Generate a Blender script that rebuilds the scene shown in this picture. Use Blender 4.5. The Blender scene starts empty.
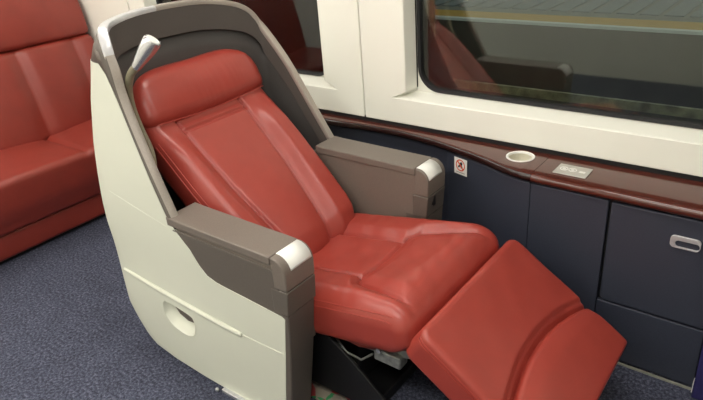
import bpy, bmesh, math, random
from mathutils import Vector, Matrix
random.seed(7)
S = bpy.context.scene
C = S.collection
# ------------------------------------------------------------------ camera
F_PX = 611.11
AX = [[0.79229575, 0.60580192, -0.07260496], [0.22110474, -0.39598549, -0.89123969], [-0.56866522, 0.69007212, -0.4476833]]
cam = bpy.data.cameras.new('camera'); cam.sensor_width = 36.0; cam.lens = 36.0 * F_PX / 703.0
cam.clip_start = 0.02
co = bpy.data.objects.new('camera', cam); C.objects.link(co)
r_, d_, f_ = Vector(AX[0]), Vector(AX[1]), Vector(AX[2])
co.matrix_world = Matrix(((r_.x, -d_.x, -f_.x, 0), (r_.y, -d_.y, -f_.y, 0), (r_.z, -d_.z, -f_.z, 1.5), (0, 0, 0, 1)))
S.camera = co
# ------------------------------------------------------------------ world, exposure
S.view_settings.view_transform = 'Standard'; S.view_settings.look = 'None'
S.view_settings.gamma = 1; S.view_settings.use_curve_mapping = False
S.view_settings.exposure = 0.0
wd = bpy.data.worlds.new('night_station'); S.world = wd; wd.use_nodes = True
wd.node_tree.nodes['Background'].inputs[0].default_value = (0.8, 0.85, 0.8, 1)
wd.node_tree.nodes['Background'].inputs[1].default_value = 0.5
LAMP = 17.0          # strength of the carriage's ceiling lights

# ------------------------------------------------------------------ helpers
def lin(c):
    return tuple(((v / 255) / 12.92 if v <= 10 else (((v / 255) + .055) / 1.055) ** 2.4) for v in c) + (1,)

def mat(name, rgb, rough=.5, metal=0, spec=.5, noise=None, bump=None, coat=0, rgb2=None):
    m = bpy.data.materials.new(name); m.use_nodes = True
    nt = m.node_tree; b = nt.nodes['Principled BSDF']
    b.inputs['Base Color'].default_value = lin(rgb); b.inputs['Roughness'].default_value = rough
    b.inputs['Metallic'].default_value = metal; b.inputs['Specular IOR Level'].default_value = spec
    b.inputs['Coat Weight'].default_value = coat; b.inputs['Coat Roughness'].default_value = .05
    tc = nt.nodes.new('ShaderNodeTexCoord')
    if noise:
        n = nt.nodes.new('ShaderNodeTexNoise'); n.inputs['Scale'].default_value = noise[0]; n.inputs['Detail'].default_value = 4
        nt.links.new(tc.outputs['Object'], n.inputs['Vector'])
        r = nt.nodes.new('ShaderNodeValToRGB'); r.color_ramp.elements[0].position = .5 - noise[1]; r.color_ramp.elements[1].position = .5 + noise[1]
        r.color_ramp.elements[0].color = lin(rgb); r.color_ramp.elements[1].color = lin(rgb2)
        nt.links.new(n.outputs['Fac'], r.inputs['Fac']); nt.links.new(r.outputs['Color'], b.inputs['Base Color'])
    if bump:
        n = nt.nodes.new('ShaderNodeTexNoise'); n.inputs['Scale'].default_value = bump[0]; n.inputs['Detail'].default_value = 3
        nt.links.new(tc.outputs['Object'], n.inputs['Vector'])
        bp = nt.nodes.new('ShaderNodeBump'); bp.inputs['Strength'].default_value = bump[1]; bp.inputs['Distance'].default_value = bump[2]
        nt.links.new(n.outputs['Fac'], bp.inputs['Height']); nt.links.new(bp.outputs['Normal'], b.inputs['Normal'])
    return m

def emis(name, rgb, st):
    m = bpy.data.materials.new(name); m.use_nodes = True; nt = m.node_tree
    e = nt.nodes.new('ShaderNodeEmission'); e.inputs[0].default_value = lin(rgb); e.inputs[1].default_value = st
    nt.links.new(e.outputs[0], nt.nodes['Material Output'].inputs[0]); return m

def glass(name):
    m = bpy.data.materials.new(name); m.use_nodes = True; nt = m.node_tree
    for n in list(nt.nodes):
        if n.type == 'BSDF_PRINCIPLED': nt.nodes.remove(n)
    t = nt.nodes.new('ShaderNodeBsdfTransparent'); t.inputs[0].default_value = (.80, .84, .78, 1)
    g = nt.nodes.new('ShaderNodeBsdfGlossy'); g.inputs['Roughness'].default_value = .03
    fr = nt.nodes.new('ShaderNodeFresnel'); fr.inputs[0].default_value = 1.85
    mx = nt.nodes.new('ShaderNodeMixShader')
    nt.links.new(fr.outputs[0], mx.inputs[0]); nt.links.new(t.outputs[0], mx.inputs[1]); nt.links.new(g.outputs[0], mx.inputs[2])
    nt.links.new(mx.outputs[0], nt.nodes['Material Output'].inputs[0]); return m

def carpet(name):
    m = bpy.data.materials.new(name); m.use_nodes = True; nt = m.node_tree; b = nt.nodes['Principled BSDF']
    b.inputs['Roughness'].default_value = .95; b.inputs['Specular IOR Level'].default_value = .15
    tc = nt.nodes.new('ShaderNodeTexCoord')
    n1 = nt.nodes.new('ShaderNodeTexNoise'); n1.inputs['Scale'].default_value = 95; n1.inputs['Detail'].default_value = 4; n1.inputs['Roughness'].default_value = .75
    n2 = nt.nodes.new('ShaderNodeTexNoise'); n2.inputs['Scale'].default_value = 9; n2.inputs['Detail'].default_value = 2
    nt.links.new(tc.outputs['Object'], n1.inputs['Vector']); nt.links.new(tc.outputs['Object'], n2.inputs['Vector'])
    r = nt.nodes.new('ShaderNodeValToRGB'); e = r.color_ramp.elements
    e[0].position = .34; e[0].color = lin((40, 42, 54)); e[1].position = .68; e[1].color = lin((108, 111, 130))
    k = e.new(.5); k.color = lin((68, 71, 87))
    nt.links.new(n1.outputs['Fac'], r.inputs['Fac'])
    mx = nt.nodes.new('ShaderNodeMixRGB'); mx.blend_type = 'OVERLAY'; mx.inputs[0].default_value = .25
    nt.links.new(r.outputs[0], mx.inputs[1]); nt.links.new(n2.outputs['Fac'], mx.inputs[2]); nt.links.new(mx.outputs[0], b.inputs['Base Color'])
    bp = nt.nodes.new('ShaderNodeBump'); bp.inputs['Strength'].default_value = .7; bp.inputs['Distance'].default_value = .006
    nt.links.new(n1.outputs['Fac'], bp.inputs['Height']); nt.links.new(bp.outputs[0], b.inputs['Normal'])
    return m

M = dict(
    leather=mat('red_leather', (158, 61, 51), .36, spec=.6, noise=(14, .25), rgb2=(149, 55, 46), bump=(260, .12, .002)),
    sofa=mat('sofa_red_leather', (138, 52, 42), .38, spec=.55, noise=(9, .25), rgb2=(126, 46, 37), bump=(220, .12, .002)),  # sofa leather darker all over, partly to put its front's shade into the colour
    stitch=mat('red_piping', (158, 60, 50), .45, bump=(400, .2, .001)),
    cream=mat('cream_shell_plastic', (216, 218, 204), .42, noise=(3, .3), rgb2=(211, 213, 199), bump=(500, .05, .001)),
    wall=mat('ivory_wall_panel', (240, 240, 231), .4, noise=(2, .3), rgb2=(236, 236, 226)),
    taupe=mat('taupe_arm_plastic', (119, 109, 101), .45, noise=(300, .2), rgb2=(110, 101, 94), bump=(600, .1, .001)),
    taupe_d=mat('dark_taupe_plastic', (98, 91, 84), .5, noise=(300, .2), rgb2=(91, 84, 78), bump=(600, .1, .001)),
    liner=mat('charcoal_liner', (76, 70, 66), .7, noise=(350, .2), rgb2=(69, 64, 61), bump=(500, .15, .001)),
    liner2=mat('dark_liner', (72, 69, 67), .75, noise=(350, .2), rgb2=(66, 63, 62), bump=(500, .15, .001)),
    trim=mat('satin_trim', (172, 164, 156), .36, metal=.5, noise=(200, .2), rgb2=(164, 156, 148)),
    silver=mat('silver_trim', (205, 205, 207), .35, metal=.5, noise=(40, .2), rgb2=(195, 195, 199)),
    white=mat('white_plastic', (232, 232, 228), .35, noise=(30, .2), rgb2=(226, 226, 222)),
    chrome=mat('brushed_chrome', (215, 216, 218), .32, metal=.7, noise=(60, .2), rgb2=(190, 192, 196)),
    neck=mat('olive_rubber', (140, 134, 112), .55, noise=(60, .2), rgb2=(128, 122, 102)),
    black=mat('black_plastic', (22, 22, 24), .5, noise=(50, .2), rgb2=(17, 17, 19)),
    rubber=mat('black_rubber_seal', (26, 26, 32), .5, noise=(50, .2), rgb2=(20, 20, 25)),
    steel=mat('grey_steel', (176, 178, 174), .4, metal=.6, noise=(50, .2), rgb2=(120, 122, 120)),
    wood=mat('lacquered_brown_wood', (86, 40, 30), .14, spec=.5, noise=(24, .3), rgb2=(72, 30, 23), coat=.5),
    navy=mat('navy_cabinet_laminate', (54, 58, 72), .5, noise=(240, .25), rgb2=(46, 50, 63), bump=(400, .15, .001)),
    gap=mat('gap_dark', (14, 14, 17), .7, noise=(50, .2), rgb2=(11, 11, 13)),
    blue=mat('deep_blue_fabric', (38, 34, 92), .8, noise=(200, .2), rgb2=(32, 28, 80)),
    ring=mat('sign_red', (214, 84, 44), .5, noise=(30, .2), rgb2=(206, 76, 40)),
    ink=mat('sign_black', (30, 30, 34), .5, noise=(30, .2), rgb2=(24, 24, 28)),
    greyink=mat('sign_grey', (170, 168, 164), .5, noise=(30, .2), rgb2=(160, 158, 154)),
    ceil=mat('ceiling_white', (232, 230, 222), .6, noise=(3, .2), rgb2=(228, 226, 217)),
    plat=mat('platform_concrete', (120, 122, 118), .8, noise=(6, .25), rgb2=(98, 100, 98), bump=(30, .3, .01)),
    platd=mat('platform_dark_face', (74, 72, 66), .8, noise=(4, .25), rgb2=(58, 56, 52)),
    yellow=mat('tactile_yellow', (190, 150, 50), .7, noise=(10, .25), rgb2=(172, 134, 44)),
    paleline=mat('platform_edge_white', (215, 222, 222), .6, noise=(10, .25), rgb2=(200, 208, 210)),
    slab=mat('platform_slat_blue_grey', (112, 122, 130), .7, noise=(10, .25), rgb2=(100, 110, 118)),
    track=mat('track_ballast', (66, 60, 54), .9, noise=(20, .3), rgb2=(44, 40, 38), bump=(18, .8, .03)),
    carpet=carpet('blue_grey_carpet'), glass=glass('window_glass'), lamp=emis('lamp_diffuser', (255, 250, 240), LAMP),
)

def wloc(o):
    v = Vector((0, 0, 0))
    while o is not None: v += o.location; o = o.parent
    return v

def mesh(name, V, F, m, parent=None, smooth=True, sharp=None, loc=None):
    """one mesh object; V in world coordinates, origin at loc or at the parent's origin"""
    me = bpy.data.meshes.new(name)
    base = Vector(loc) if loc is not None else wloc(parent)
    me.from_pydata([tuple(Vector(v) - base) for v in V], [], F); me.update()
    bm = bmesh.new(); bm.from_mesh(me); bmesh.ops.recalc_face_normals(bm, faces=bm.faces); bm.to_mesh(me); bm.free()
    o = bpy.data.objects.new(name, me); C.objects.link(o)
    o.data.materials.append(m)
    if parent is not None: o.parent = parent
    o.location = base - wloc(parent) if loc is not None or parent is None else (0, 0, 0)
    if smooth:
        for p in me.polygons: p.use_smooth = True
        if sharp: me.set_sharp_from_angle(angle=math.radians(sharp))
    return o

def bevel(o, w, n=2, ang=35):
    b = o.modifiers.new('bevel', 'BEVEL'); b.width = w; b.segments = n; b.limit_method = 'ANGLE'; b.angle_limit = math.radians(ang)
    for p in o.data.polygons: p.use_smooth = True
    o.data.set_sharp_from_angle(angle=math.radians(50))
    return o

def box(name, a, b, m, parent=None, bev=0, loc=None):
    x0, y0, z0 = a; x1, y1, z1 = b
    V = [(x0, y0, z0), (x1, y0, z0), (x1, y1, z0), (x0, y1, z0), (x0, y0, z1), (x1, y0, z1), (x1, y1, z1), (x0, y1, z1)]
    F = [(0, 3, 2, 1), (4, 5, 6, 7), (0, 1, 5, 4), (1, 2, 6, 5), (2, 3, 7, 6), (3, 0, 4, 7)]
    o = mesh(name, V, F, m, parent, smooth=False, loc=loc)
    if bev: bevel(o, bev, 3)
    return o

def prism(name, pts, y0, y1, m, parent=None, bev=0, loc=None):
    """polygon in (x, z) extruded along y"""
    n = len(pts)
    V = [(p[0], y0, p[1]) for p in pts] + [(p[0], y1, p[1]) for p in pts]
    F = [tuple(range(n)), tuple(range(2 * n - 1, n - 1, -1))] + [(i, (i + 1) % n, n + (i + 1) % n, n + i) for i in range(n)]
    o = mesh(name, V, F, m, parent, smooth=False, loc=loc)
    if bev: bevel(o, bev, 3)
    return o

def prism_z(name, pts, z0, z1, m, parent=None, bev=0, loc=None):
    n = len(pts)
    V = [(p[0], p[1], z0) for p in pts] + [(p[0], p[1], z1) for p in pts]
    F = [tuple(range(n)), tuple(range(2 * n - 1, n - 1, -1))] + [(i, (i + 1) % n, n + (i + 1) % n, n + i) for i in range(n)]
    o = mesh(name, V, F, m, parent, smooth=False, loc=loc)
    if bev: bevel(o, bev, 3)
    return o

def catmull(P, n):
    P = [Vector(p) for p in P]; out = []
    for i in range(len(P) - 1):
        p0 = P[max(i - 1, 0)]; p1 = P[i]; p2 = P[i + 1]; p3 = P[min(i + 2, len(P) - 1)]
        for k in range(n):
            t = k / n
            out.append(.5 * ((2 * p1) + (p2 - p0) * t + (2 * p0 - 5 * p1 + 4 * p2 - p3) * t * t + (3 * p1 - p0 - 3 * p2 + p3) * t ** 3))
    out.append(P[-1]); return out

def resample(P, n):
    d = [0]
    for a, b in zip(P, P[1:]): d.append(d[-1] + (b - a).length)
    out = []
    j = 0
    for k in range(n):
        t = d[-1] * k / (n - 1)
        while j < len(d) - 2 and d[j + 1] < t: j += 1
        s = d[j + 1] - d[j]; u = (t - d[j]) / s if s > 0 else 0
        out.append(P[j].lerp(P[j + 1], min(max(u, 0), 1)))
    return out

def tube_vf(P, rad, n=8, cap=True):
    P = [Vector(p) for p in P]; V = []; F = []
    R = rad if isinstance(rad, (list, tuple)) else [rad] * len(P)
    up = None
    for i, p in enumerate(P):
        t = (P[min(i + 1, len(P) - 1)] - P[max(i - 1, 0)]).normalized()
        if up is None:
            up = Vector((0, 0, 1)) if abs(t.z) < .9 else Vector((1, 0, 0))
        s = t.cross(up).normalized(); up = s.cross(t).normalized()
        for k in range(n):
            a = 2 * math.pi * k / n
            V.append(p + (s * math.cos(a) + up * math.sin(a)) * R[i])
    for i in range(len(P) - 1):
        for k in range(n):
            F.append((i * n + k, i * n + (k + 1) % n, (i + 1) * n + (k + 1) % n, (i + 1) * n + k))
    if cap: F += [tuple(range(n - 1, -1, -1)), tuple(range((len(P) - 1) * n, len(P) * n))]
    return V, F

def tube(name, P, rad, m, parent=None, n=8, loc=None):
    V, F = tube_vf(P, rad, n); return mesh(name, V, F, m, parent, True, 50, loc=loc)

def loft(name, rows, m, parent=None, close=False, thick=0, sharp=None, loc=None, off=-1):
    n = len(rows[0]); V = [v for r in rows for v in r]; F = []
    for i in range(len(rows) - 1):
        for k in range(n - 1 + (1 if close else 0)):
            F.append((i * n + k, i * n + (k + 1) % n, (i + 1) * n + (k + 1) % n, (i + 1) * n + k))
    o = mesh(name, V, F, m, parent, True, sharp, loc)
    if thick:
        s = o.modifiers.new('solid', 'SOLIDIFY'); s.thickness = thick; s.offset = off
    return o

def rbox_vf(A, r, n):
    """rounded box, half sizes A, rounding r, n inner cells per axis, with extra rings in the rounding"""
    ax = []
    for i in range(3):
        h = A[i]; rr = min(r, h * .999); inner = h - rr; e = 4
        l = [-h + rr * (1 - math.cos(math.pi / 2 * k / e)) for k in range(e)]
        mid = [-inner + 2 * inner * k / n[i] for k in range(n[i] + 1)]
        ax.append(l + mid + [-v for v in reversed(l)])
    idx = {}; V = []; F = []
    N = [len(a) - 1 for a in ax]
    def vid(i, j, k):
        if (i, j, k) not in idx:
            p = Vector((ax[0][i], ax[1][j], ax[2][k])); q = Vector([max(-A[t] + min(r, A[t] * .999), min(A[t] - min(r, A[t] * .999), p[t])) for t in range(3)])
            d = p - q
            if d.length > 1e-9: p = q + d.normalized() * min(r, max(abs(d.x), abs(d.y), abs(d.z)) if False else r)
            idx[(i, j, k)] = len(V); V.append(p)
        return idx[(i, j, k)]
    for a in range(3):
        b, c = (a + 1) % 3, (a + 2) % 3
        for s in (0, N[a]):
            for i in range(N[b]):
                for j in range(N[c]):
                    q = []
                    for (u, v) in ((i, j), (i + 1, j), (i + 1, j + 1), (i, j + 1)):
                        t = [0, 0, 0]; t[a] = s; t[b] = u; t[c] = v; q.append(vid(*t))
                    F.append(tuple(q))
    return V, F

def pad(name, A, r, n, fn, m, parent=None, loc=None):
    V, F = rbox_vf(A, r, n)
    return mesh(name, [fn(v) for v in V], F, m, parent, True, None, loc)

def cut(o, V, F):
    """cut a closed shape out of o for good; the cutter does not stay in the scene"""
    c = mesh('cutter', V, F, o.data.materials[0], None, False, loc=(0, 0, 0))
    b = o.modifiers.new('cut', 'BOOLEAN'); b.object = c; b.operation = 'DIFFERENCE'; b.solver = 'EXACT'
    bpy.context.view_layer.update()
    me = bpy.data.meshes.new_from_object(o.evaluated_get(bpy.context.evaluated_depsgraph_get()))
    o.modifiers.clear(); o.data = me; bpy.data.objects.remove(c)
    me.set_sharp_from_angle(angle=math.radians(50))

def prism_vf(P, Q):
    n = len(P); return list(P) + list(Q), [tuple(range(n)), tuple(range(2 * n - 1, n - 1, -1))] + [(i, (i + 1) % n, n + (i + 1) % n, n + i) for i in range(n)]

def tag(o, label=None, cat=None, group=None, kind=None):
    if label: o['label'] = label
    if cat: o['category'] = cat
    if group: o['group'] = group
    if kind: o['kind'] = kind
    return o

def empty(name, loc):
    o = bpy.data.objects.new(name, None); o.location = loc; o.empty_display_size = .1; C.objects.link(o); return o

def interp(t, T):
    if t <= T[0][0]: return T[0][1]
    for (a, va), (b, vb) in zip(T, T[1:]):
        if t <= b: return va + (vb - va) * (t - a) / (b - a)
    return T[-1][1]

def sm(t): t = max(0, min(1, t)); return t * t * (3 - 2 * t)
def gs(d, s): return math.exp(-(d / s) ** 2)

# ================================================================== setting
XW0, XW1, YA, ZC = -3.85, 1.3, -1.05, 2.15
tag(box('floor', (XW0, YA, -.08), (XW1, 2.12, 0), M['carpet']), kind='structure')
tag(box('ceiling', (XW0, YA, ZC), (XW1, 2.12, ZC + .06), M['ceil']), kind='structure')
tag(box('wall_aisle', (XW0, YA - .06, 0), (XW1, YA, ZC), M['wall']), kind='structure')
tag(box('wall_rear', (XW0 - .06, YA, 0), (XW0, 2.12, ZC), M['wall']), kind='structure')
tag(box('wall_front', (XW1, YA, 0), (XW1 + .06, 2.12, ZC), M['wall']), kind='structure')

# window wall: a skin with two window holes, clad in ivory panels with recessed window reveals
YW, YR = 1.955, 2.035           # panel face, back of the window recess
SILL, WTOP = .757, 1.62
def grid_wall(name, xs, zs, holes, y, m, parent=None, thick=.03):
    V = []; F = []
    for z in zs:
        for x in xs: V.append((x, y, z))
    n = len(xs)
    for j in range(len(zs) - 1):
        for i in range(n - 1):
            cx, cz = (xs[i] + xs[i + 1]) / 2, (zs[j] + zs[j + 1]) / 2
            if any(h[0] < cx < h[1] and h[2] < cz < h[3] for h in holes): continue
            F.append((j * n + i, j * n + i + 1, (j + 1) * n + i + 1, (j + 1) * n + i))
    o = mesh(name, V, F, m, parent, False)
    s = o.modifiers.new('solid', 'SOLIDIFY'); s.thickness = thick; s.offset = 1 if o.data.polygons[0].normal.y > 0 else -1
    return o
JX = -1.5
win = [(-1.353, .12), (-2.97, -1.647)]
wall = grid_wall('wall_window_side', [XW0, -2.95, -1.68, -1.32, .1, XW1], [0, .745, 1.66, ZC], [(-2.95, -1.68, .745, 1.66), (-1.32, .1, .745, 1.66)], 2.09, M['platd'])
tag(wall, kind='structure')

def window_panel(x0, x1, wx0, wx1, joint_left):
    """ivory panel x0..x1 with a sloped reveal around its window"""
    z0 = .652
    O = [(wx0, SILL), (wx1, SILL), (wx1 - .063, .787), (wx1 - .063, WTOP), (wx0 + .063, WTOP), (wx0 + .063, .787)]
    I = [(wx0 + .066, SILL + .014), (wx1 - .066, SILL + .014), (wx1 - .066, .787), (wx1 - .066, WTOP - .03), (wx0 + .066, WTOP - .03), (wx0 + .066, .787)]
    V = [(x, YW, z) for x, z in O] + [(x, YR, z) for x, z in I]
    V += [(x0, YW, z0), (x1, YW, z0), (x1, YW, SILL), (x1, YW, .787), (x1, YW, ZC), (x0, YW, ZC), (x0, YW, .787), (x0, YW, SILL), (wx1 - .063, YW, ZC), (wx0 + .063, YW, ZC), (wx0, YW, z0), (wx1, YW, z0)]
    F = [(i, (i + 1) % 6, 6 + (i + 1) % 6, 6 + i) for i in range(6)]
    F += [(12, 22, 0, 19), (22, 23, 1, 0), (23, 13, 14, 1), (1, 14, 15, 2), (2, 15, 16, 20, 3), (3, 20, 21, 4), (4, 21, 17, 18, 5), (5, 18, 19, 0)]
    # returned edges at the panel borders
    b = len(V)
    ring = [12, 13, 16, 17]
    V += [(V[i][0], YW + .02, V[i][2]) for i in ring]
    F += [(12, 22, 23, 13, b + 1, b), (13, 14, 15, 16, b + 2, b + 1), (17, 18, 19, 12, b, b + 3)]
    o = mesh('panel', V, F, M['wall'], wall, False)
    bevel(o, .004, 3, 20)
    return o
window_panel(JX + .0025, .3, win[0][0], win[0][1], True)
window_panel(-3.05, JX - .0025, win[1][0], win[1][1], False)
box('panel', (XW0, YW, .652), (-3.056, YW + .02, ZC), M['wall'], wall)
box('panel', (.306, YW, .652), (XW1, YW + .02, ZC), M['wall'], wall)

def rrect(x0, x1, z0, z1, r, n=8):
    P = []
    for cx, cz, a0 in ((x1 - r, z0 + r, -90), (x1 - r, z1 - r, 0), (x0 + r, z1 - r, 90), (x0 + r, z0 + r, 180)):
        for k in range(n + 1):
            a = math.radians(a0 + 90 * k / n); P.append((cx + r * math.cos(a), cz + r * math.sin(a)))
    return P

def build_window(name, wx0, wx1):
    r = empty(name, ((wx0 + wx1) / 2, YR, .75)); tag(r, kind='structure')
    a = rrect(wx0 + .073, wx1 - .073, SILL + .018, WTOP - .038, .095)
    def band(nm, o_out, o_in, y, m, th):
        def off(d): return rrect(wx0 + .073 + d, wx1 - .073 - d, SILL + .018 + d, WTOP - .038 - d, max(.095 - d, .02))
        A, B = off(o_out), off(o_in); n = len(A)
        V = [(p[0], y, p[1]) for p in A] + [(p[0], y, p[1]) for p in B] + [(p[0], y + th, p[1]) for p in A] + [(p[0], y + th, p[1]) for p in B]
        F = []
        for i in range(n):
            j = (i + 1) % n
            F += [(i, j, n + j, n + i), (2 * n + i, 2 * n + j, 3 * n + j, 3 * n + i), (n + i, n + j, 3 * n + j, 3 * n + i), (i, j, 2 * n + j, 2 * n + i)]
        return mesh(nm, V, F, m, r, True, 40)
    # recess back plate: rectangle with a rounded hole
    n = len(a); hxm = .064
    def torect(p):
        cx, cz = (wx0 + wx1) / 2, (SILL + WTOP) / 2
        hx, hz = (wx1 - wx0) / 2 - hxm, (WTOP - SILL) / 2
        dx, dz = p[0] - cx, p[1] - cz
        s = min(hx / abs(dx) if dx else 9e9, hz / abs(dz) if dz else 9e9); return (cx + dx * s, cz + dz * s)
    V = [(p[0], YR + .001, p[1]) for p in a] + [(torect(p)[0], YR + .001, torect(p)[1]) for p in a]
    V += [(v[0], YR + .012, v[2]) for v in V]
    F = []
    for i in range(n):
        j = (i + 1) % n
        F += [(i, j, n + j, n + i), (2 * n + i, 2 * n + j, j, i)]
    mesh('frame', V, F, M['wall'], r, True, 30)
    band('seal', 0.0, .013, YR - .004, M['rubber'], .02)
    band('inner_frame', .014, .045, YR + .045, mat('window_spacer', (190, 186, 160), .6, noise=(20, .2), rgb2=(110, 106, 92)), .012)
    g = rrect(wx0 + .077, wx1 - .077, SILL + .022, WTOP - .042, .09)
    k = len(g); V = [(p[0], YR + .008, p[1]) for p in g] + [(p[0], YR + .014, p[1]) for p in g]
    mesh('pane', V, [tuple(range(k)), tuple(range(2 * k - 1, k - 1, -1))] + [(i, (i + 1) % k, k + (i + 1) % k, k + i) for i in range(k)], M['glass'], r, False)
    box('groove', (wx0 + .0662, YR - .004, SILL + .03), (wx0 + .0692, YR + .001, WTOP - .05), M['gap'], r)
    return r
build_window('window_1', *win[0]); build_window('window_2', *win[1])

# ceiling lights (out of view, the carriage's own lamps)
def ceiling_light(x, y, lx, ly, where, grp):
    r = empty('ceiling_light', (x, y, ZC)); tag(r, 'white rectangular ceiling light ' + where, 'ceiling light', grp)
    box('housing', (x - lx - .02, y - ly - .02, ZC - .02), (x + lx + .02, y + ly + .02, ZC - .0005), M['white'], r)
    box('diffuser', (x - lx, y - ly, ZC - .03), (x + lx, y + ly, ZC - .02), M['lamp'], r)
for x, w in ((-3.1, 'over the sofa end'), (-1.75, 'over the reclining seat'), (-.4, 'over the cabinets with the handle')):
    ceiling_light(x, -.15, .55, .17, 'on the aisle side, ' + w, 'ceiling lights along the aisle')
    ceiling_light(x, 1.2, .5, .09, 'on the window side, ' + w, 'ceiling lights along the windows')

# outside: track bed and the opposite platform
tag(box('track_bed', (-16, 2.6, -1.3), (8, 6.95, -1.15), M['track']), 'dark ballasted track bed outside the window', 'track', kind='structure')
pl = tag(box('far_platform', (-16, 7.0, -1.15), (8, 14, 0), M['platd']), 'station platform across the tracks', 'platform', kind='structure')
box('edge_line', (-16, 6.98, -.02), (8, 7.06, .012), M['paleline'], pl)
box('tactile_strip', (-16, 7.061, -.01), (8, 7.45, .010), M['yellow'], pl)
box('paving', (-16, 7.451, -.01), (8, 14, .008), M['plat'], pl)
for i in range(52):
    x = -12.5 + i * .26
    box('slat', (x, 7.7, .0081), (x + .2, 13.9, .02), M['slab'], pl)

# ================================================================== sofa behind the seat
def sofa():
    y0, y1 = .45, 1.93; yc, hw = (y0 + y1) / 2, (y1 - y0) / 2
    r = empty('sofa', (-3.3, yc, 0)); tag(r, 'long red leather sofa against the rear wall behind the grey-shelled seat', 'sofa')
    seams = (.80, 1.14, 1.47, 1.80)
    # plinth
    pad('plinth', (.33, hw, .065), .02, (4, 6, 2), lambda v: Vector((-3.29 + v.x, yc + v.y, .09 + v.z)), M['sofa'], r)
    box('foot_rail', (-3.60, y0 + .02, .0), (-3.0, y1 - .02, .03), M['black'], r)
    def seat(v):
        x = -3.28 + v.x; y = yc + v.y; z = .28 + v.z
        top = sm((v.z + .02) / .1); f = sm((v.x + .30) / .6)
        if v.z > 0:
            z += .012 * f
            for s in (.80, 1.44): z -= .010 * gs(y - s, .012) * top
            z += .030 * top * abs(math.sin((y - .8) * math.pi / .64)) ** .7 * (1 - .75 * sm(v.x / .38))
        else: x -= .03 * sm(-v.z / .1) * f
        return Vector((x, y, z))
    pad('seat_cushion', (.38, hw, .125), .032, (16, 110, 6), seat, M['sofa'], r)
    def back(v):                      # v.x thickness, v.z up the back
        t = (v.z + .24) / .48
        x = -3.42 - .13 * t + v.x; y = yc + v.y; z = .64 + v.z
        if v.x > 0:
            e = min(abs(y - s) for s in seams)
            x += .020 * (1 - gs(e, .045)) - .007 * gs(e, .007) + .015 * math.sin(math.pi * t)
        return Vector((x, y, z))
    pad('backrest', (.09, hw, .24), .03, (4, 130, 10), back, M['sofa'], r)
    def head(v):
        t = (v.z + .17) / .34
        x = -3.545 - .10 * t + v.x + (.02 * math.sin(math.pi * t) if v.x > 0 else 0)
        return Vector((x, yc + v.y, 1.05 + v.z))
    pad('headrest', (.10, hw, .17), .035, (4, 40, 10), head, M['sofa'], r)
    box('back_board', (-3.84, y0, .02), (-3.68, y1, 1.15), M['cream'], r, .01)
sofa()

# ================================================================== counter and cabinets under the window
EDGE = [(-2.9, 1.885), (-2.3, 1.885), (-1.9, 1.89), (-1.62, 1.90), (-1.49, 1.914), (-1.31, 1.917), (-1.15, 1.897), (-1.05, 1.872), (-.91, 1.832), (-.80, 1.790), (-.75, 1.776), (-.70, 1.768), (-.5, 1.764), (-.2, 1.758), (.05, 1.756)]
ec = catmull([(x, y, 0) for x, y in EDGE], 8)
def edge_y(x):
    return interp(x, [(p.x, p.y) for p in ec])
def counter_piece(parent, xa, xb, name='top', edge=None):
    xs = [p.x for p in ec if xa < p.x < xb]; xs = [xa] + xs + [xb]
    prof = [(.012, .605), (.003, .609), (-.002, .618), (0.0, .628), (.006, .6345), (.014, .6365)]
    rows = []
    for x in xs:
        e = edge_y(x); rows.append([(x, e + .06, .605)] + [(x, e + a, b) for a, b in prof] + [(x, 1.956, .6365), (x, 1.956, .605)])
    n = len(rows[0]); V = [v for r in rows for v in r]
    F = [(i * n + k, i * n + (k + 1) % n, (i + 1) * n + (k + 1) % n, (i + 1) * n + k) for i in range(len(rows) - 1) for k in range(n)]
    F += [tuple(range(n)), tuple(range((len(rows) - 1) * n, len(rows) * n))]
    o = mesh(name, V, F, M['wood'], parent, True, 45)
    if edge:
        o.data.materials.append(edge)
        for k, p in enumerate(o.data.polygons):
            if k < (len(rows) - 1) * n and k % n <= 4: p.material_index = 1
    return o
ct = empty('counter', (-1.0, 1.9, .605)); tag(ct, 'glossy dark brown wood counter ledge curving under the windows', 'counter')
top_left = counter_piece(ct, -2.9, -.6935, edge=mat('edge_dark_reflection', (44, 24, 22), .2, noise=(24, .3), rgb2=(36, 18, 17))); counter_piece(ct, -.6915, .05)  # left front edge coloured darker, standing in for the dark it reflects
box('back_gap', (-2.9, 1.957, .606), (.05, 2.0, .66), M['gap'], ct)
# cup holder
def ring_z(name, cx, cy, z, prof, m, parent, n=32):
    rows = [[(cx + r * math.cos(2 * math.pi * k / n), cy + r * math.sin(2 * math.pi * k / n), z + h) for k in range(n)] for r, h in prof]
    return loft(name, rows, m, parent, close=True, sharp=50)
cx_, cy_ = -.779, 1.888
k32 = [2 * math.pi * k / 32 for k in range(32)]
cut(top_left, *prism_vf([Vector((cx_ + .044 * math.cos(a), cy_ + .044 * math.sin(a), .66)) for a in k32], [Vector((cx_ + .044 * math.cos(a), cy_ + .044 * math.sin(a), .59)) for a in k32]))
ring_z('cup_holder', cx_, cy_, .6365, [(.049, 0.0004), (.049, .003), (.046, .0045), (.042, .003), (.040, -.004)], M['white'], ct)
ring_z('cup_well', cx_, cy_, .6365, [(.0402, -.003), (.039, -.015), (.038, -.026), (.034, -.029), (.0005, -.029)], mat('cup_well_shaded', (196, 192, 174), .6, noise=(30, .2), rgb2=(188, 184, 166)), ct)  # well coloured greyer than the rim; shade of the recess is in the colour
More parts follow.
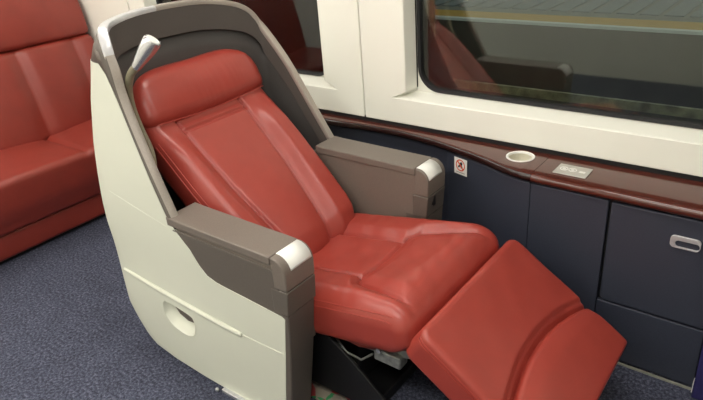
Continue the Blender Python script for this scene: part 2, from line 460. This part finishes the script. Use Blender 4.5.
# control plate
cp = box('control_plate', (-.637, 1.814, .6366), (-.530, 1.892, .6405), mat('control_plate_grey', (186, 184, 178), .4, metal=.3, noise=(40, .2), rgb2=(178, 176, 170)), ct, .002)
for x in (-.612, -.584):
    ring_z('dial', x, 1.853, .6405, [(.013, 0), (.013, .002), (.0105, .002), (.0105, .0005), (.006, .0005), (.006, .0015), (.0005, .0015)], M['white'], cp, 20)
    ring_z('dial_groove', x, 1.853, .6405, [(.0105, .0008), (.006, .0008)], M['greyink'], cp, 20)
box('slot', (-.562, 1.845, .6405), (-.543, 1.857, .6412), M['white'], cp)

def curved_cab(name, xa, xb, inset, z0, z1, label, n=14):
    r = empty(name, ((xa + xb) / 2, 1.88, 0)); tag(r, label, 'cabinet')
    xs = [xa + (xb - xa) * k / n for k in range(n + 1)]
    pts = [(x, edge_y(x) + inset) for x in xs] + [(xb, 1.99), (xa, 1.99)]
    o = prism_z('front_panel', pts, z0, z1, M['navy'], r); bevel(o, .003, 2)
    box('plinth', (xa + .004, 1.955, 0), (xb - .004, 1.985, z0), M['gap'], r)
    return r
curved_cab('curved_cabinet', -2.88, -1.072, .03, .012, .600, 'dark navy cabinet in shadow behind the far armrest', 30)
curved_cab('curved_cabinet', -1.068, -.6945, .012, .012, .600, 'curved dark navy cabinet front bearing the prohibition sticker')
c3 = empty('flat_cabinet', (-.56, 1.88, 0)); tag(c3, 'flat narrow navy cabinet below the control plate, without a handle', 'cabinet')
box('front_panel', (-.6915, 1.775, .012), (-.441, 1.99, .600), M['navy'], c3, .003)
c4 = empty('door_cabinet', (-.27, 1.88, 0)); tag(c4, 'navy cabinet with a framed flap door and silver recessed handle', 'cabinet')
box('body', (-.4385, 1.790, .012), (-.116, 1.99, .600), M['gap'], c4)
box('lower_panel', (-.4385, 1.774, .012), (-.116, 1.789, .232), M['navy'], c4, .003)
P = [(-.116, .240), (-.116, .597), (-.431, .597)] + [(-.431 + .018 - .018 * math.cos(math.radians(a)), .240 + .018 - .018 * math.sin(math.radians(a))) for a in (0, 22, 45, 67, 90)]
dr = prism('door', P, 1.772, 1.789, M['navy'], c4); bevel(dr, .003, 2)
def handle():
    x0, x1, z0, z1 = -.2545, -.1735, .499, .538
    a = rrect(x0, x1, z0, z1, .012, 6); b = rrect(x0 + .014, x1 - .002, z0 + .004, z1 - .014, .0095, 6); n = len(a)
    V = [(p[0], 1.772, p[1]) for p in a] + [(p[0], 1.766, p[1]) for p in a] + [(p[0], 1.766, p[1]) for p in b] + [(p[0], 1.778, p[1]) for p in b]
    F = []
    for i in range(n):
        j = (i + 1) % n; F += [(i, j, n + j, n + i), (n + i, n + j, 2 * n + j, 2 * n + i), (2 * n + i, 2 * n + j, 3 * n + j, 3 * n + i)]
    F.append(tuple(range(3 * n, 4 * n)))
    o = mesh('handle', V, F, M['silver'], dr, True, 35); bevel(o, .0015, 2, 40)
handle()
tag(box('trim_1', (-.6915, 1.768, 0), (-.118, 1.773, .008), mat('floor_strip', (150, 150, 140), .5, noise=(40, .2), rgb2=(130, 130, 122))), kind='structure')
bp_ = empty('blue_panel', (-.06, 1.8, 0)); tag(bp_, 'deep blue upright panel standing at the right end of the cabinets', 'panel')
box('board', (-.112, 1.735, 0), (-.02, 1.76, .55), M['blue'], bp_, .006)
box('end_strip', (-.1155, 1.756, .004), (-.1125, 1.7735, .05), M['white'], bp_)

# prohibition sticker on the curved cabinet
def sticker():
    xa, xb = -1.029, -.968
    ya, yb = edge_y(xa) + .0108, edge_y(xb) + .0108
    z0, z1 = .531, .596
    ya -= .004; yb -= .004
    ex = Vector((xb - xa, yb - ya, 0)); L = ex.length; ex.normalize(); ez = Vector((0, 0, 1)); nn = Vector((ex.y, -ex.x, 0))
    O = Vector((xa, ya, z0)); H = z1 - z0
    r = empty('prohibition_sticker', O); tag(r, 'small white sticker with a red prohibition ring on the curved cabinet', 'sticker')
    def poly(name, pts, d, th, m):
        n = len(pts)
        V = [O + ex * (p[0] * L) + ez * (p[1] * H) + nn * d for p in pts] + [O + ex * (p[0] * L) + ez * (p[1] * H) + nn * (d + th) for p in pts]
        return mesh(name, V, [tuple(range(n)), tuple(range(2 * n - 1, n - 1, -1))] + [(i, (i + 1) % n, n + (i + 1) % n, n + i) for i in range(n)], m, r, False)
    poly('plate', [(0, 0), (1, 0), (1, 1), (0, 1)], 0, .0012, M['white'])
    c = (.5, .58); n = 28; V = []; F = []
    for R, d in ((.36, .0022), (.29, .0022)):
        for k in range(n):
            a = 2 * math.pi * k / n; V.append(O + ex * ((c[0] + R * math.cos(a)) * L) + ez * ((c[1] + R * math.sin(a)) * H) + nn * d)
    for k in range(n): F.append((k, (k + 1) % n, n + (k + 1) % n, n + k))
    mesh('ring', V, F, M['ring'], r, False)
    # figure
    poly('figure', [(.30, .50), (.44, .62), (.46, .74), (.58, .80), (.66, .70), (.60, .58), (.68, .44), (.56, .40), (.48, .50), (.34, .40)], .0013, .0006, M['ink'])
    q = .25; s = .03
    poly('slash', [(c[0] - q - s, c[1] + q - s), (c[0] + q - s, c[1] - q - s), (c[0] + q + s, c[1] - q + s), (c[0] - q + s, c[1] + q + s)], .0022, .0004, M['ring'])
    poly('caption', [(.16, .10), (.84, .10), (.84, .15), (.16, .15)], .0013, .0003, M['greyink'])
sticker()

# ================================================================== the reclining seat
YC = 1.35
seat = empty('reclining_seat', (-1.45, YC, 0))
tag(seat, 'reclined red leather carriage seat in cream and grey shell with raised legrest', 'seat')
def hw(z):
    t = max(0, min(1, (z - .5) / .65)); return .405 - .035 * t * t * (3 - 2 * t)
WF = [(.018, -1.112), (.106, -1.108), (.30, -1.078), (.436, -1.058), (.442, -1.07), (.452, -1.22), (.457, -1.305), (.461, -1.345), (.472, -1.385), (.50, -1.415), (.547, -1.447), (.624, -1.532), (.748, -1.592), (.874, -1.649), (.989, -1.698), (1.022, -1.712), (1.065, -1.733), (1.094, -1.760)]
XK = [(.014, -1.50), (.02, -1.66), (.035, -1.755), (.06, -1.79), (.116, -1.827), (.179, -1.858), (.325, -1.867), (.44, -1.875), (.512, -1.882), (.586, -1.88), (.703, -1.870), (.824, -1.855), (.962, -1.82), (1.096, -1.768), (1.16, -1.735)]
CR = .115
def outer(u, z, inn=0):
    """u: -1 near side front boundary ... shell around the back; returns xyz. segments: side, corner, back, corner, side"""
    xf, xk, w = interp(z, WF), interp(z, XK), hw(z) - inn + .013 * sm((.45 - z) / .3) * sm(u / .6)
    c = CR - inn
    if u > 4: w = hw(z)
    if u <= 1: return Vector((xf + (xk - xf) * u, YC - w, z))
    if u <= 2:
        a = (u - 1) * math.pi / 2; return Vector((xk - c * math.sin(a), YC - w + CR * (1 - math.cos(a)), z))
    if u <= 3: 
        t = u - 2; y = YC - w + CR + t * 2 * (w - CR); return Vector((xk - c - .03 * math.sin(math.pi * t) * sm((z - .3) / .6), y, z))
    p = outer(5 - u, z, inn)
    return Vector((p.x, 2 * YC - p.y, p.z))
def outer_low(u, z):
    p = outer(u, z); p.z -= .11 * sm((z - .75) / .33) * sm((u - 2.2) / .8); return p
US = [k / 14 for k in range(14)] + [1 + k / 10 for k in range(10)] + [2 + k / 10 for k in range(10)] + [3 + k / 10 for k in range(10)] + [4 + k / 14 for k in range(15)]
zs = sorted(set([.014, .017, .020, .024, .029, .035, .045, .055, .067, .08, .095, .11, .13, .15, .18, .21, .26, .311, .36, .40, .436, .442, .447, .452, .457, .461, .466, .472, .485, .50, .522, .547, .585, .624, .66, .70, .748, .81, .874, .93, .963, .989, 1.022, 1.04, 1.065, 1.08, 1.094]))
rows = [[outer_low(u, z) for u in US] for z in zs]
body = loft('shell', rows, M['cream'], seat, thick=.012)
body['label'] = 'cream plastic side and back shell'
# trim curve along the front and top edge of the shell
EP = [(-1.515, .949, .63), (-1.58, .957, .757), (-1.64, .967, .876), (-1.69, .976, 1.0), (-1.706, .98, 1.09), (-1.728, .985, 1.155), (-1.77, 1.01, 1.19), (-1.83, 1.08, 1.200), (-1.872, 1.20, 1.206), (-1.882, 1.35, 1.205), (-1.872, 1.49, 1.196), (-1.845, 1.60, 1.172), (-1.825, 1.67, 1.138), (-1.80, 1.71, 1.09), (-1.762, 1.722, 1.045), (-1.674, 1.729, .933), (-1.57, 1.743, .751), (-1.50, 1.751, .63)]
EC = catmull(EP, 8); NE = 97
E = resample(EC, NE)
def inward(i):
    t = E[min(i + 1, NE - 1)] - E[max(i - 1, 0)]; t.z = 0; t.normalize()
    return Vector((-t.y, t.x, 0)) * -1
INW = []
for i in range(NE):
    n = inward(i)
    c = Vector((-1.5, YC, 0)) - Vector((E[i].x, E[i].y, 0))
    if n.dot(c) < 0: n = -n
    INW.append(n)
def trim_rows(i):
    n = INW[i]; p = E[i]; t = (E[min(i + 1, NE - 1)] - E[max(i - 1, 0)]).normalized()
    up = n.cross(t).normalized()
    if up.dot(Vector((.5, 0, 1))) < 0: up = -up
    w = .033
    return [p + n * .004 - up * .016, p - up * .006, p + n * .003, p + n * (w * .5) + up * .003, p + n * (w - .003), p + n * w - up * .006, p + n * (w - .002) - up * .016]
def trim(name, i0, i1, m, parent=seat):
    rows = [trim_rows(i) for i in range(i0, i1 + 1)]
    n = len(rows[0]); V = [v for r in rows for v in r]
    F = [(i * n + k, i * n + (k + 1) % n, (i + 1) * n + (k + 1) % n, (i + 1) * n + k) for i in range(len(rows) - 1) for k in range(n)]
    F += [tuple(range(n)), tuple(range((len(rows) - 1) * n, len(rows) * n))]
    return mesh(name, V, F, m, parent, True, 45)
# split: silver corner between two joints
def iz(zmax, near=True):
    rng = range(NE) if near else range(NE - 1, -1, -1)
    for i in rng:
        if E[i].z >= zmax: return i
i1 = iz(1.10); i2 = max(i for i in range(NE // 2) if E[i].y < 1.30)
trim('edge_trim', 0, i1, M['trim'])
o = trim('corner_trim', i1, i2, M['silver']); o['label'] = 'silver corner trim'
trim('edge_trim', i2, NE - 1, M['trim'])
# taupe cap between the cream shell and the trim
zt = 1.094
nearW = [outer(0, z) for z in [.60, .624, .66, .70, .748, .81, .874, .93, .989, 1.022, 1.065, 1.08, 1.094]]
ring = [outer_low(u, zt) for u in [.5, 1.0] + [1 + k / 8 for k in range(1, 9)] + [2 + k / 10 for k in range(1, 11)] + [3 + k / 8 for k in range(1, 9)] + [4.5]]
farW = [outer_low(5, z) for z in reversed([.60, .624, .66, .70, .748, .81, .874, .93, .989, 1.022, 1.065, 1.08, 1.094])]
iA = iz(1.15); iB = iz(1.10, False)
Wl = resample(nearW, iA + 1)[:-1] + resample([nearW[-1]] + ring + [farW[0]], iB - iA + 1)[:-1] + resample(farW, NE - iB)
capo = loft('shell_cap', [[w + INW[i] * .001 for i, w in enumerate(Wl)], [(w * .5 + e * .5) - n * .002 for w, e, n in zip(Wl, E, INW)], [e + n * .003 for e, n in zip(E, INW)]], M['taupe_d'], seat, thick=.008)
# release button on the cap
bc = Vector((-1.748, .980, 1.118))
def ellipsoid(name, c, ra, m, parent, rot=None, n=14):
    V = []; F = []
    for i in range(n + 1):
        for k in range(n):
            a = math.pi * i / n; b = 2 * math.pi * k / n
            p = Vector((ra[0] * math.sin(a) * math.cos(b), ra[1] * math.sin(a) * math.sin(b), ra[2] * math.cos(a)))
            if rot: p = rot @ p
            V.append(Vector(c) + p)
    for i in range(n):
        for k in range(n): F.append((i * n + k, i * n + (k + 1) % n, (i + 1) * n + (k + 1) % n, (i + 1) * n + k))
    return mesh(name, V, F, m, parent)
ellipsoid('button', bc, (.010, .004, .02), M['taupe'], capo, Matrix.Rotation(math.radians(-25), 3, 'Y'))

# inner liner: upper band, step, lower liner
def liner_pt(i, d, o):
    p = E[i] + INW[i] * (.029 - o); return Vector((p.x, p.y, p.z - d))
def dband(i): return min(.105, .5 * (E[i].z - .46))
rowsB = [[liner_pt(i, .008 + (dband(i) - .008) * t, -.004 * t) for i in range(NE)] for t in (0, .25, .5, .75, 1)]
rowsB.append([liner_pt(i, dband(i) + .004, .014) for i in range(NE)])
loft('shell_band', rowsB, M['liner'], seat, sharp=40)
rowsL = [[liner_pt(i, dband(i) + .002, .014) for i in range(NE)]]
for t in (.1, .3, .6, 1):
    rowsL.append([liner_pt(i, dband(i) + .002 + (E[i].z - .44 - dband(i)) * t, .014) for i in range(NE)])
loft('shell_liner', rowsL, M['liner2'], seat, thick=.004)

# near-side details on the cream shell: rib, pocket, lower seam
def on_side(x, z, d=0):
    xf, xk = interp(z, WF), interp(z, XK); q = outer(max(0, min(1, (x - xf) / (xk - xf))), z); return Vector((x, q.y - d, z))
tube('rib', [on_side(x, z, .001) for x, z in [(-1.872, .335), (-1.80, .329), (-1.65, .318), (-1.45, .307), (-1.30, .2985), (-1.262, .297)]], [.006, .008, .009, .009, .009, .007], M['cream'], body, 10)
tube('seam', [on_side(x, z, .0) for x, z in [(-1.258, .297), (-1.15, .297), (-1.082, .298)]], .002, M['cream'], body, 6)
tube('seam', [on_side(x, z, .0) for x, z in [(-1.846, .655), (-1.70, .628), (-1.545, .60)]], .0007, M['cream'], body, 6)
def pocket():
    pts = [(-1.652, .280), (-1.587, .279), (-1.515, .270), (-1.499, .255), (-1.497, .225), (-1.51, .192), (-1.545, .176), (-1.59, .178), (-1.632, .19), (-1.66, .222), (-1.664, .262)]
    pts = [Vector((x, 0, z)) for x, z in pts]; P = resample(catmull(pts + [pts[0]], 5), 41)[:-1]
    c = sum(P, Vector()) / len(P); n = len(P)
    V, F = prism_vf([on_side(p.x, p.z, .03) for p in P], [on_side(p.x, p.z, -.03) for p in P]); cut(body, V, F)
    V = []
    for q, dz, d in ((1.045, 0, .0008), (1.0, 0, .0012), (.97, .001, -.003), (.90, .004, -.012), (.82, .010, -.021), (.70, .016, -.026)):
        V += [on_side(c.x + (p.x - c.x) * q, c.z + dz + (p.z - c.z) * q, d) for p in P]
    F = [(r * n + i, r * n + (i + 1) % n, (r + 1) * n + (i + 1) % n, (r + 1) * n + i) for r in range(5) for i in range(n)] + [tuple(range(5 * n, 6 * n))]
    o = mesh('pull_recess', V, F, M['cream'], body, True, 60)
    yy = on_side(-1.55, .25).y
    prism('latch', [(-1.60, .272), (-1.515, .266), (-1.506, .24), (-1.54, .236), (-1.58, .25)], yy + .006, yy + .016, M['taupe_d'], o)
pocket()

# armrests
def arm(s):
    dx = .034 if s > 0 else 0
    r = empty('armrest', (-1.28, YC + s * .345, .3)); r.parent = seat; r.location = Vector((-1.28, YC + s * .345, .3)) - seat.location
    yo, yi = YC + s * .4005, YC + s * .285
    def pr(name, pts, a, b, m, bev=.004): return prism(name, [(x + dx, z) for x, z in pts], min(a, b), max(a, b), m, r, bev)
    arcf = lambda cx, cz, rr, a0, a1, n=8: [(cx + rr * math.cos(math.radians(a0 + (a1 - a0) * k / n)), cz + rr * math.sin(math.radians(a0 + (a1 - a0) * k / n))) for k in range(n + 1)]
    pr('arm_body', [(-1.56, .30), (-1.06, .30), (-1.052, .609), (-1.525, .612), (-1.56, .612)], YC + s * .397, yi + s * .001, M['taupe'])
    pr('side_panel', [(-1.50, .43), (-1.068, .43)] + arcf(-1.096, .565, .028, 0, 90) + [(-1.46, .597), (-1.515, .60), (-1.545, .56)], YC + s * .399, YC + s * .403, M['taupe_d'], .0015)
    pr('lid', [(-1.54, .607), (-1.088, .607), (-1.088, .634), (-1.50, .636), (-1.54, .638)], yo + s * .003, yi - s * .002, M['taupe'])
    cap = pr('front_cap', [(-1.086, .534), (-1.0355, .534), (-1.034, .575)] + arcf(-1.079, .589, .045, 0, 90) + [(-1.086, .634)], yo + s * .003, yi - s * .002, M['taupe'], .005)
    # wrap-round pale insert on the cap
    A = [(-1.084, .636)] + arcf(-1.079, .589, .0468, 90, 8, 10)
    ya, yb = YC + s * .378, YC + s * .292
    rows = [[(x + dx, y, z) for x, z in A] for y in (ya, ya + (yb - ya) * .5, yb)]
    loft('cap_insert', rows, M['white'], cap, thick=.003)
    pr('front_block', [(-1.10, .450), (-1.0435, .450), (-1.0355, .5325), (-1.10, .5325)], yo + s * .003, yi - s * .002, M['taupe_d'])
    # column: tapers towards the floor
    V = []; zz = [.449, .36, .27, .18, .09, .03]
    ring = []
    for z in zz:
        t = (.449 - z) / .42; xf = -1.044 - .052 * t ** 1.2; xb = -1.13 ; ya_, yb_ = YC + s * .4035, yi + s * (.0 + .02 * t)
        cr = .012
        sec = [(xb, ya_), (xf - .003, ya_), (xf, ya_ - s * .003), (xf, yb_ + s * cr), (xf - cr * .3, yb_ + s * cr * .3), (xf - cr, yb_), (xb, yb_)]
        ring.append([(x + dx, y, z) for x, y in sec])
    n = 7; V = [v for q in ring for v in q]
    F = [(i * n + k, i * n + (k + 1) % n, (i + 1) * n + (k + 1) % n, (i + 1) * n + k) for i in range(len(ring) - 1) for k in range(n)] + [tuple(range(n)), tuple(range((len(ring) - 1) * n, len(ring) * n))]
    mesh('front_column', V, F, M['taupe_d'], r, True, 40)
    if s > 0:
        pts = [(-.5, -.3), (-.1, -.5), (.5, -.5), (.5, .4), (.1, .5), (-.1, .1)]
        V = [(-1.0415 + dx, YC + .325 + a * .024, .505 + b * .04) for a, b in pts] + [(-1.0365 + dx, YC + .325 + a * .024, .505 + b * .04) for a, b in pts]
        n = 6; mesh('socket', V, [tuple(range(n)), tuple(range(2 * n - 1, n - 1, -1))] + [(i, (i + 1) % n, n + (i + 1) % n, n + i) for i in range(n)], M['black'], r, False)
    return r
arm(-1); arm(1)

# seat cushion -----------------------------------------------------------
CY = 1.352
ps = math.radians(10.7); SU = Vector((math.cos(ps), 0, math.sin(ps))); SN = Vector((-math.sin(ps), 0, math.cos(ps)))
SP = Vector((-1.36, CY, .388))
SL = .64; SW = .288; ST = .16
def seat_fn(v):
    a = v.x + SL / 2; b = v.y; c = v.z - ST / 2
    bb = abs(b)
    if v.z > -.02:
        k = sm((v.z + .02) / .08)
        sb = interp(a, [(0, .125), (.36, .12), (.40, .175), (.62, .225)])      # bolster seam
        edge = sm((SW - bb) / .06)
        h = 0
        h += .018 * sm((bb - sb) / .05) * edge                               # raised bolsters
        h -= .013 * gs(bb - sb, .006) * sm((.61 - a) / .04)
        if bb < sb + .01: h -= .012 * gs(a - .365, .006)
        h += .016 * sm((a - .37) / .06) * sm((.64 - a) / .09) * sm((sb - bb) / .06)
        h -= .022 * (1 - sm(bb / .26)) * sm((.62 - a) / .2)                    # dished middle
        h += .0015 * math.sin(a * 60 + b * 31) * math.sin(b * 47 + 1.3) * edge + .0006 * math.sin(a * 95 + 20 * b + 1.5 * math.sin(a * 31)) * sm((bb - sb - .03) / .05)
        c += h * k
        c -= .020 * sm((a - .54) / .10) ** 2 * k
    else:
        a -= .05 * sm((-.02 - v.z) / .06) * sm((a - .4) / .24)
    if abs(v.z) < ST / 2: b += (.006 if b > 0 else -.006) * (1 - (v.z / (ST / 2)) ** 2) * sm((bb - SW + .05) / .05)
    return SP + SU * a + Vector((0, b, 0)) + SN * c
cush = pad('seat_cushion', (SL / 2, SW, ST / 2), .05, (130, 124, 8), seat_fn, M['leather'], seat)
def on_seat(a, b, d=0.0): return seat_fn(Vector((a - SL / 2, b, ST / 2))) + SN * d
# twin stitched piping lines along the near and far flanks and front corner
for s in (-1, 1):
    for q in (0, 1):
        pts = []
        for k in range(26):
            a = .02 + k * (SL - .07) / 25
            th = math.radians(38 - 17 * q); v = Vector((a - SL / 2, s * (SW - .05 + .051 * math.cos(th)), ST / 2 - .05 + .051 * math.sin(th)))
            pts.append(seat_fn(v))
        tube('piping', pts, .0018, M['stitch'], cush, 6)
# leather apron under the cushion side
def apron(s):
    y = CY + s * (SW - .02)
    top = [(-1.10, .335), (-1.0, .35), (-.92, .365), (-.84, .375), (-.775, .39)]
    bot = [(-1.07, .30), (-.985, .285), (-.94, .268), (-.87, .292), (-.80, .335)]
    rows = []
    for t in (0, .25, .5, .75, 1):
        rows.append([(a[0] + (b[0] - a[0]) * t, y - s * .03 * t * t + s * .006 * math.sin(7 * t + i * 1.9), a[1] + (b[1] - a[1]) * t) for i, (a, b) in enumerate(zip(top, bot))])
    loft('apron', rows, M['leather'], seat, thick=.006)
apron(-1); apron(1)

# backrest ---------------------------------------------------------------
pb = math.radians(43); BU = Vector((-math.cos(pb), 0, math.sin(pb))); BN = Vector((math.sin(pb), 0, math.cos(pb)))
BP = Vector((-1.312, CY + .010, .439)); BL = .74; BT = .13
def back_fn(v):
    a = v.x + BL / 2 - .08; c = v.z - BT / 2
    W = interp(a, [(-.08, .225), (0, .250), (.05, .262), (.2, .272), (.35, .278), (.55, .278), (.70, .274)])
    b = v.y / .27 * W; bb = abs(b)
    if v.z > -.02:
        k = sm((v.z + .02) / .08)
        si = interp(a, [(-.08, .095), (0, .105), (.1, .122), (.28, .145), (.54, .16)]) - (.028 if b > 0 else 0)
        h = .032 * (1 - .8 * sm((a - .42) / .17)) * sm((bb - si) / .065) * sm((W - bb) / .05) - .012 * gs(bb - si, .0055)
        if bb < si + .008: h -= .010 * gs(a - .545, .006)
        h += .012 * (1 - (bb / si) ** 2 if bb < si else 0) * sm((.5 - a) / .3)
        h -= .006 * sm((a - .55) / .02) * sm((si + .01 - bb) / .01)
        c += h * k
        c -= .03 * sm((.02 - a) / .1) * k
    return BP + BU * a + Vector((0, b, 0)) + BN * c
bk = pad('backrest', (BL / 2, .27, BT / 2), .04, (130, 120, 8), back_fn, M['leather'], seat)
for s in (-1, 1):
    for q in (0, 1):
        pts = []
        for k in range(30):
            a = .02 + k * (BL - .14) / 29
            th = math.radians(40 - 20 * q); v = Vector((a - BL / 2, s * (.27 - .04 + .041 * math.cos(th)), BT / 2 - .04 + .041 * math.sin(th))); pts.append(back_fn(v))
        tube('piping', pts, .0017, M['stitch'], bk, 6)

# headrest ---------------------------------------------------------------
ph = math.radians(63); HU = Vector((-math.cos(ph), 0, math.sin(ph))); HN = Vector((math.sin(ph), 0, math.cos(ph)))
HP = Vector((-1.748, CY, .825))
def head_fn(v):
    t = v.y / .27
    a = (v.x + .105) * (1 - .26 * t ** 4) + .014 * t * t
    c = v.z - .05 + .024
    if v.z > 0:
        c += .028 * math.cos(v.x / .105 * 1.25) * (1 - t ** 4) * sm(v.z / .04) - .012 * sm(v.z / .04)
        c += .0007 * math.sin(v.y * 230 + 14 * v.x + 2 * math.sin(v.y * 40)) * gs(v.y - .03, .09) * gs(v.x - .01, .06)
    c += .02 * t * t
    b = v.y * (1 - .05 * sm(v.x / .105) - .02 * (v.x / .105) ** 2)
    return HP + HU * a + Vector((0, b + 0.012, 0)) + HN * c
hd = pad('headrest', (.105, .286, .055), .05, (36, 110, 6), head_fn, M['leather'], seat)
tube('piping', [head_fn(Vector((-.105 + .012, -.255 + k * .51 / 30, .048))) - HU * .004 + HN * .0 for k in range(31)], .0018, M['stitch'], hd, 6)

# legrest ----------------------------------------------------------------
pl_ = math.radians(34); LU = Vector((math.cos(pl_), 0, -math.sin(pl_))); LN = Vector((math.sin(pl_), 0, math.cos(pl_)))
LP = Vector((-.686, CY, .475)); LL = .46; LT = .115; LW = .291
def arc(b): return .232 + .70 * b * b
def leg_fn(v):
    a = v.x + LL / 2; b = v.y; c = v.z - LT / 2
    if v.z > 0:
        k = sm(v.z / .045); d = a - arc(b)
        c += k * (-.010 * sm((d + .012) / .02) - .010 * sm((d - .012) / .02))
        c += .004 * k * (1 - (b / LW) ** 2) * (1 - sm(d / .02))
        c += .0012 * k * math.sin(b * 40 + 2) * math.sin(a * 33)
    b *= 1 - .045 * (1 - sm(a / .045)) ** 2
    return LP + LU * a + Vector((0, b, 0)) + LN * c
lg = pad('legrest', (LL / 2, LW, LT / 2), .018, (110, 90, 8), leg_fn, M['leather'], seat)
for q in (0, 1):
    tube('piping', [leg_fn(Vector((-LL / 2 + .012 + k * (LL - .03) / 30, -LW - .0006, LT / 2 - .020 - .011 * q))) for k in range(31)], .0018, M['stitch'], lg, 6)
def foot_fn(v):
    t = (v.x + .1) / .2; b = v.y * (1.0)
    a0 = arc(b) + .030; a = a0 + (.468 - a0) * t
    c = v.z - .014
    if v.z > 0: c += .009 * sm(t / .3) + .004 * math.sin(math.pi * t) - .006 * (b / .28) ** 4 + .0004 * math.sin(b * 23 + a * 31) * sm(t * 3)
    return LP + LU * a + Vector((0, b, 0)) + LN * (c)
fp = pad('foot_pad', (.1, LW - .018, .022), .014, (30, 60, 3), foot_fn, M['leather'], lg)
# mechanism under the seat ------------------------------------------------
for s in (-1, 1):
    y = CY + s * .245
    prism('side_plate', [(-1.40, .31), (-1.075, .29), (-.96, .215), (-.825, .10), (-.84, .045), (-1.40, .045)], y - .005, y + .005, M['black'], seat, .002)
    yb = CY + s * .205
    prism('seat_beam', [(-1.25, .235), (-.86, .262), (-.735, .30), (-.735, .325), (-.87, .292), (-1.25, .27)], yb - .012, yb + .012, M['steel'], seat, .002)
    box('bracket', (-.885, yb - .03, .248), (-.79, yb + .014, .292), M['steel'], seat, .006)
    tube('lock_pin', [(-.855, yb - .045, .303), (-.855, yb + .02, .303)], .008, M['chrome'], seat, 10)
    tube('legrest_strut', [(-.80, CY + s * .13, .24), (-.70, CY + s * .13, .17), (-.62, CY + s * .13, .125)], .014, M['steel'], seat, 10)
tube('cable', [(-1.05, CY - .215, .25), (-1.0, CY - .225, .215), (-.95, CY - .215, .20), (-.91, CY - .205, .235)], .004, M['steel'], seat, 8)
box('base_plate', (-1.45, CY - .20, .0), (-.90, CY + .20, .044), M['black'], seat, .006)
box('pedestal', (-1.42, CY - .16, .044), (-1.0, CY + .16, .235), M['black'], seat, .01)
# floor rail under the near side of the shell
rl = box('floor_rail', (-1.40, .918, .002), (-1.12, .934, .018), M['chrome'], seat, .003)
box('rail_strip', (-1.40, .936, .002), (-1.12, .944, .016), M['white'], rl, .002)
ellipsoid('rail_bolt', (-1.418, .913, .010), (.007, .007, .008), M['chrome'], rl)

# reading lamp on the near side of the shell ------------------------------
lp = [(-1.69, 1.0, .69), (-1.683, 1.032, .735), (-1.703, 1.05, .796), (-1.722, 1.045, .868), (-1.728, 1.038, .94), (-1.716, 1.033, 1.0), (-1.685, 1.031, 1.05), (-1.642, 1.032, 1.083)]
neck = tube('reading_lamp_neck', resample(catmull(lp, 6), 40), .0125, M['neck'], seat, 14)
A0, A1 = Vector((-1.648, 1.031, 1.077)), Vector((-1.592, 1.075, 1.157))
hdv = [A0.lerp(A1, t) for t in (0, .06, .2, .45, .7, .93, 1.0)]
lh = tube('reading_lamp_head', hdv, [.0125, .0150, .017, .0215, .026, .0275, .025], mat('lamp_silver', (214, 214, 216), .27, metal=.9, noise=(60, .2), rgb2=(204, 204, 208)), seat, 20)
tube('lens', [A0.lerp(A1, .995), A0.lerp(A1, 1.02)], [.021, .020], M['white'], lh, 20)

# ================================================================== printed plastic bag on the floor under the seat
def bag():
    m = bpy.data.materials.new('printed_plastic'); m.use_nodes = True; nt = m.node_tree; b = nt.nodes['Principled BSDF']; b.inputs['Roughness'].default_value = .3
    tc = nt.nodes.new('ShaderNodeTexCoord'); v = nt.nodes.new('ShaderNodeTexVoronoi'); v.inputs['Scale'].default_value = 22
    nt.links.new(tc.outputs['Object'], v.inputs['Vector'])
    r = nt.nodes.new('ShaderNodeValToRGB'); r.color_ramp.interpolation = 'CONSTANT'; e = r.color_ramp.elements
    e[0].position = 0; e[0].color = lin((170, 66, 70)); e[1].position = .3; e[1].color = lin((150, 142, 130))
    k = e.new(.6); k.color = lin((52, 140, 88)); k = e.new(.8); k.color = lin((140, 132, 122))
    sp = nt.nodes.new('ShaderNodeSeparateColor'); nt.links.new(v.outputs['Color'], sp.inputs[0]); nt.links.new(sp.outputs[0], r.inputs['Fac']); nt.links.new(r.outputs[0], b.inputs['Base Color'])
    n = 16; V = []; F = []
    for i in range(n + 1):
        for j in range(n + 1):
            x = -1.225 + .215 * i / n; y = 1.07 + .075 * j / n
            V.append((x, y, .006 + .013 * math.sin(math.pi * i / n) * math.sin(math.pi * j / n) * (1 + .6 * random.random())))
    for i in range(n):
        for j in range(n): F.append((i * (n + 1) + j, (i + 1) * (n + 1) + j, (i + 1) * (n + 1) + j + 1, i * (n + 1) + j + 1))
    o = mesh('plastic_bag', V, F, m, None, True, None, loc=(-1.12, 1.05, .003))
    s = o.modifiers.new('solid', 'SOLIDIFY'); s.thickness = .004
    tag(o, 'crumpled plastic bag with red and green print on the floor beneath the seat', 'bag')
bag()
